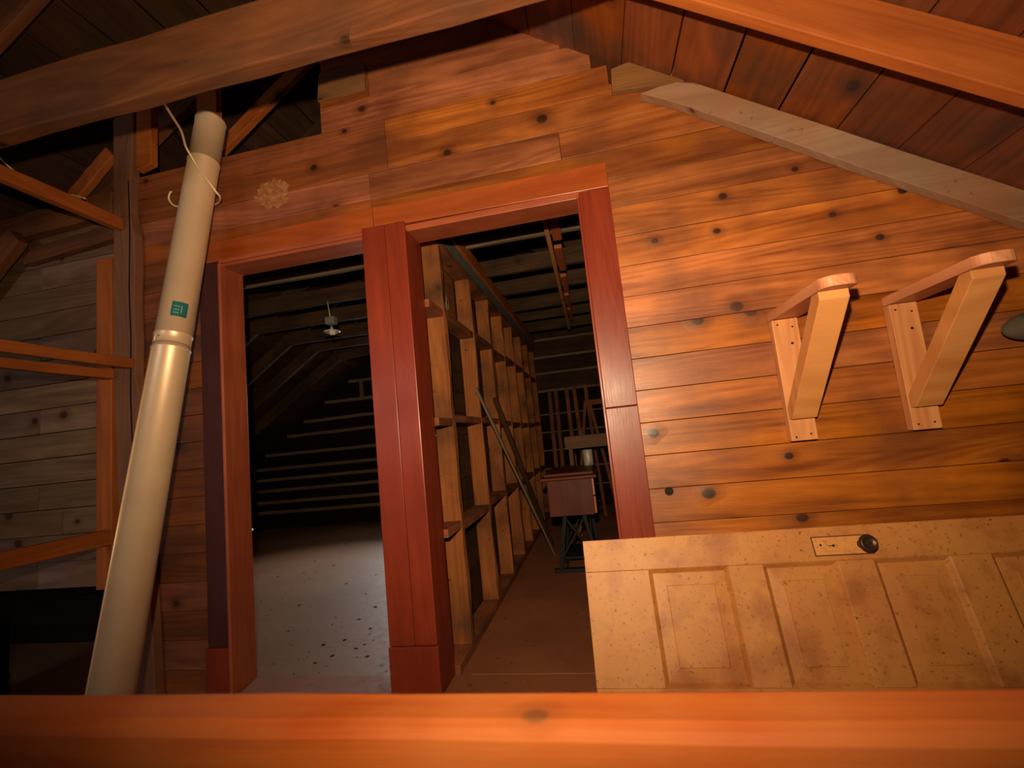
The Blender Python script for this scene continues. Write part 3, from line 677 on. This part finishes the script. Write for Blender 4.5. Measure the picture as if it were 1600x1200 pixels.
# lock plate, keyhole and knob
lp_ = MB(); dbox(lp_, .831, 1.026, .514, .582, 0, .0008); lp_.build('plate_border', 'rim', dr)  # thin darker border around the lock plate
lp_ = MB(); dbox(lp_, .835, 1.022, .518, .578, 0, .005); dbox(lp_, .848, 1.008, .529, .567, .005, .0075); lp = lp_.build('lock_plate', 'plate', dr, .001)
k_ = MB(); k_.lathe([(.0045, 0), (.0045, .0008)], DP(.897, .548, .0075), NR, 12); dbox(k_, .880, .897, .5465, .5495, .0075, .0083); k_.build('keyhole', 'hole', lp)
k_ = MB(); k_.lathe([(.004, 0), (.004, .001)], DP(.856, .552, .0075), NR, 10); k_.build('screw', 'hole', lp)
k_ = MB(); k_.lathe([(.016, 0), (.013, .008), (.010, .02), (.012, .03), (.024, .036), (.029, .044), (.029, .050), (.025, .055), (.021, .056), (.017, .052), (.010, .050), (.004, .051)], DP(.990, .548, .0075), NR, 32)
k_.build('door_knob', 'brass', dr)

# ------------------------------------------------------------------ guard rail close to the viewer
m_ = MB(); m_.beam((-1.5, .60, .651), (1.3, .60, .661), .085, .105, segs=14, jit=.0012)
gr = thing('guard_rail', (0, .60, 0), 'varnished orange guard rail running across the foot of the picture', 'railing')
m_.build('top_rail', 'rail', gr, .016)
for x in (-1.45, 1.25):
    m_ = MB(); m_.box(x-.045, x+.045, .56, .64, 0, .598, axis=2); m_.build('post', 'rail', gr, .003)

# ------------------------------------------------------------------ left room: lamp
lm = thing('hanging_lamp', (-2.09, 3.40, 2.06), 'small white reflector lamp hanging on a cord in the left room', 'lamp')
m_ = MB(); m_.tube([(-2.12, 3.415, 2.335), (-2.10, 3.405, 2.22), (-2.085, 3.40, 2.13)], .004, 8); m_.build('cord', 'cable', lm)
m_ = MB(); m_.box(-2.125, -2.045, 3.37, 3.43, 2.125, 2.185, axis=0); m_.build('junction_box', 'grey_plastic', lm, .004)
m_ = MB(); m_.lathe([(.012, .03), (.014, .012), (.03, .006), (.062, -.002), (.066, -.008), (.05, -.006), (.022, -.004), (.02, -.03), (.014, -.034)], (-2.085, 3.40, 2.068), (0, 0, 1), 28); m_.build('reflector', 'white', lm)
m_ = MB(); m_.tube([(-2.085, 3.40, 2.13), (-2.085, 3.40, 2.09)], .006, 8); m_.build('stem', 'grey_plastic', lm)

# ------------------------------------------------------------------ right room: sewing cabinet
sw = thing('sewing_cabinet', (-.27, 3.8, 0), 'dark wooden treadle sewing cabinet with a side drawer box in the right room', 'cabinet')
m_ = MB(); m_.box(-.478, -.062, 3.39, 4.18, .690, .712, axis=1); m_.build('table_top', 'sewing', sw, .006)
m_ = MB(); m_.box(-.455, -.085, 3.45, 4.12, .712, .735, axis=1); m_.build('folded_lid', 'sewing', sw, .006)
m_ = MB(); m_.box(-.435, -.105, 3.44, 3.80, .425, .689, axis=2); m_.build('drawer_case', 'sewing', sw, .003)
for z0 in (.432, .562):
    m_ = MB(); m_.box(-.104, -.088, 3.45, 3.79, z0, z0+.12, axis=1); d_ = m_.build('drawer', 'drawer_face', sw, .002)
    m_ = MB(); m_.lathe([(.005, 0), (.005, .012), (.013, .018), (.013, .026), (.004, .03)], (-.088, 3.62, z0+.06), (1, 0, 0), 16); m_.build('knob', 'iron', d_)
m_ = MB(); m_.box(-.42, -.12, 3.82, 4.15, .60, .689, axis=0); m_.build('apron', 'sewing', sw, .003)
for y in (3.50, 4.06):
    m_ = MB()
    m_.beam((-.40, y, .035), (-.33, y, .425 if y < 3.8 else .60), .03, .02, up=(0, 1, 0)); m_.beam((-.12, y, .035), (-.19, y, .425 if y < 3.8 else .60), .03, .02, up=(0, 1, 0))
    m_.beam((-.45, y, .02), (-.07, y, .02), .05, .04); m_.beam((-.39, y, .10), (-.19, y, .40), .015, .015, up=(0, 1, 0)); m_.beam((-.13, y, .10), (-.33, y, .40), .015, .015, up=(0, 1, 0))
    m_.build('iron_leg_frame', 'iron', sw, .003)
m_ = MB(); m_.box(-.38, -.14, 3.60, 3.98, .075, .095, axis=1); m_.build('treadle', 'iron', sw, .003)
m_ = MB(); m_.beam((-.36, 3.52, .06), (-.36, 4.04, .06), .02, .02); m_.build('cross_bar', 'iron', sw)
m_ = MB(); m_.lathe([(.17, -.008), (.18, 0), (.17, .008), (.15, .008), (.15, -.008), (.17, -.008)], (-.16, 3.95, .27), (1, 0, .0), 36, cap=False)
for a in range(5): m_.tube([(-.16, 3.95, .27), (-.16, 3.95+.16*math.cos(a*1.257), .27+.16*math.sin(a*1.257))], .006, 6)
m_.build('flywheel', 'iron', sw)
cn = MB(); cn.lathe([(.040, 0), (.042, .004), (.042, .128), (.038, .134), (.03, .134)], (-.055-.07, 4.0, .7355), (0, 0, 1), 24)
tag(cn.build('can', 'can', None, 0, base=(-.125, 4.0, .7355)), 'dull pale can standing on the back of the sewing cabinet', 'can')

# sticks leaning on the partition
def stick(name, mat, label, p0, p1, w_, h_, group=None): return timber(name, mat, label, 'stick', p0, p1, w_, h_, up=(0, 1, 0), group=group, segs=1)
stick('leaning_stick', 'lath', 'thin pale edged stick leaning on the partition in front of the others', (-.50, 4.02, .005), (-.715, 2.72, 1.36), .016, .03)
stick('leaning_stick', 'old', 'dark brown stick leaning on the partition behind the thin one', (-.55, 4.30, .005), (-.71, 3.20, 1.33), .035, .03)
for i, (xb, xt, zt, lb_) in enumerate(((-.60, -.62, 1.62, 'leftmost upright slat against the far wall of the right room'), (-.52, -.53, 1.62, 'second upright slat from the partition at the far wall'),
                                  (-.35, -.38, 1.64, 'third upright slat from the partition at the far wall'), (-.22, -.28, 1.63, 'rightmost upright slat at the far wall, left of the trestle'))):
    stick('upright_slat', 'stud' if i > 1 else 'dark_beam', lb_, (xb, 5.85, .003), (xt, 6.30, zt), .05, .02, 'slats propped at the far wall of the right room')
tr = thing('trestle', (-.15, 5.3, 0), 'narrow wooden trestle standing behind the sewing cabinet', 'trestle')
for k, (x0, y0, x1, y1) in enumerate(((-.36, 5.1, -.12, 5.3), (.12, 5.1, -.08, 5.3), (-.05, 5.62, -.10, 5.36))):
    m_ = MB(); m_.beam((x0, y0, 0.0), (x1, y1, 1.36), .035, .025, up=(0, 1, 0)); m_.build('leg', 'dark_beam', tr, .002)
m_ = MB(); m_.box(-.14, .12, 5.28, 5.33, 1.31, 1.37, axis=0); m_.build('head_rail', 'dark_beam', tr, .003)
m_ = MB(); m_.box(-.12, -.08, 5.28, 5.32, 1.37, 1.55, axis=2); m_.build('head_peg', 'dark_beam', tr, .003)
bn = thing('bench', (-.1, 4.75, 0), 'low grey plank bench between the sewing cabinet and the trestle', 'bench')
m_ = MB(); m_.box(-.36, .35, 4.62, 4.88, .955, .985, axis=0); m_.build('seat', 'grey_board', bn, .004)
m_ = MB(); m_.box(-.36, .35, 4.63, 4.655, .86, .955, axis=0); m_.build('apron', 'grey_board', bn, .003)
for x in (-.31, .30):
    m_ = MB(); m_.box(x-.02, x+.02, 4.66, 4.84, 0, .955, axis=2); m_.build('leg', 'grey_board', bn, .003)

# crumbs and flakes scattered over the left room floor: nobody could count them
m_ = MB(); rs = random.Random(5)
for i in range(110):
    y = 2.12+3.0*rs.random()**1.2; x = -1.0*y*(.42+.50*rs.random()); 
    if x > -.95: continue
    rr = .003+.013*rs.random()**4; a0 = rs.random()*3; nn = 6
    lo_ = [m_.bm.verts.new((x+rr*(1.8 if k % 3 == 0 else 1)*math.cos(a0+k*6.283/nn)*rs.uniform(.5, 1.3), y+rr*math.sin(a0+k*6.283/nn)*rs.uniform(.5, 1.3), .0004)) for k in range(nn)]
    tp = m_.bm.verts.new((x, y, .003+.25*rr))
    m_.bm.faces.new(lo_[::-1])
    for k in range(nn): m_.bm.faces.new((lo_[k], lo_[(k+1) % nn], tp))
tag(m_.build('floor_crumbs', 'crumb'), 'dark crumbs and flakes scattered over the left room floor', 'debris', kind='stuff')

# ------------------------------------------------------------------ left corner drum and right edge bundle
m_ = MB(); m_.lathe([(.05, 0), (.27, 0), (.28, .01), (.28, .18), (.285, .19), (.28, .2), (.28, .42), (.265, .47), (.22, .50), (.05, .505)], (-2.93, 1.50, 0.0), (0, 0, 1), 40)
tag(m_.build('drum', 'drum', None, 0, base=(-2.93, 1.50, 0)), 'black round shouldered drum in the dark lower left corner', 'drum')
m_ = MB(); bmesh.ops.create_uvsphere(m_.bm, u_segments=28, v_segments=16, radius=1)
for v in m_.bm.verts:
    c = v.co; v.co = Vector((1.635+c.x*.20*(1+.06*math.sin(c.y*5)), 1.872+c.y*.06, 1.255+c.z*(.056+.012*math.sin(c.x*6))+.02*c.x))
for f in m_.bm.faces: f.smooth = True
bu = thing('cloth_bundle', (1.70, 1.9, 1.27), 'dusty grey cloth bundle hanging at the right edge beside the bracket', 'bundle')
m_.build('bundle_body', 'bundle', bu)
m_ = MB(); m_.tube(smooth_path([(1.62, 1.87, 1.29), (1.63, 1.90, 1.38), (1.66, 1.945, 1.43)], 5), .012, 8); m_.build('bundle_tie', 'bundle', bu)
# knot hole low in the plank wall
m_ = MB(); m_.lathe([(.017, 0), (.015, .0015)], (.243, 1.9495, .762), (0, -1, 0), 20); tag(m_.build('knot_hole', 'hole'), 'round black knot hole in a low plank right of the casing', 'hole')
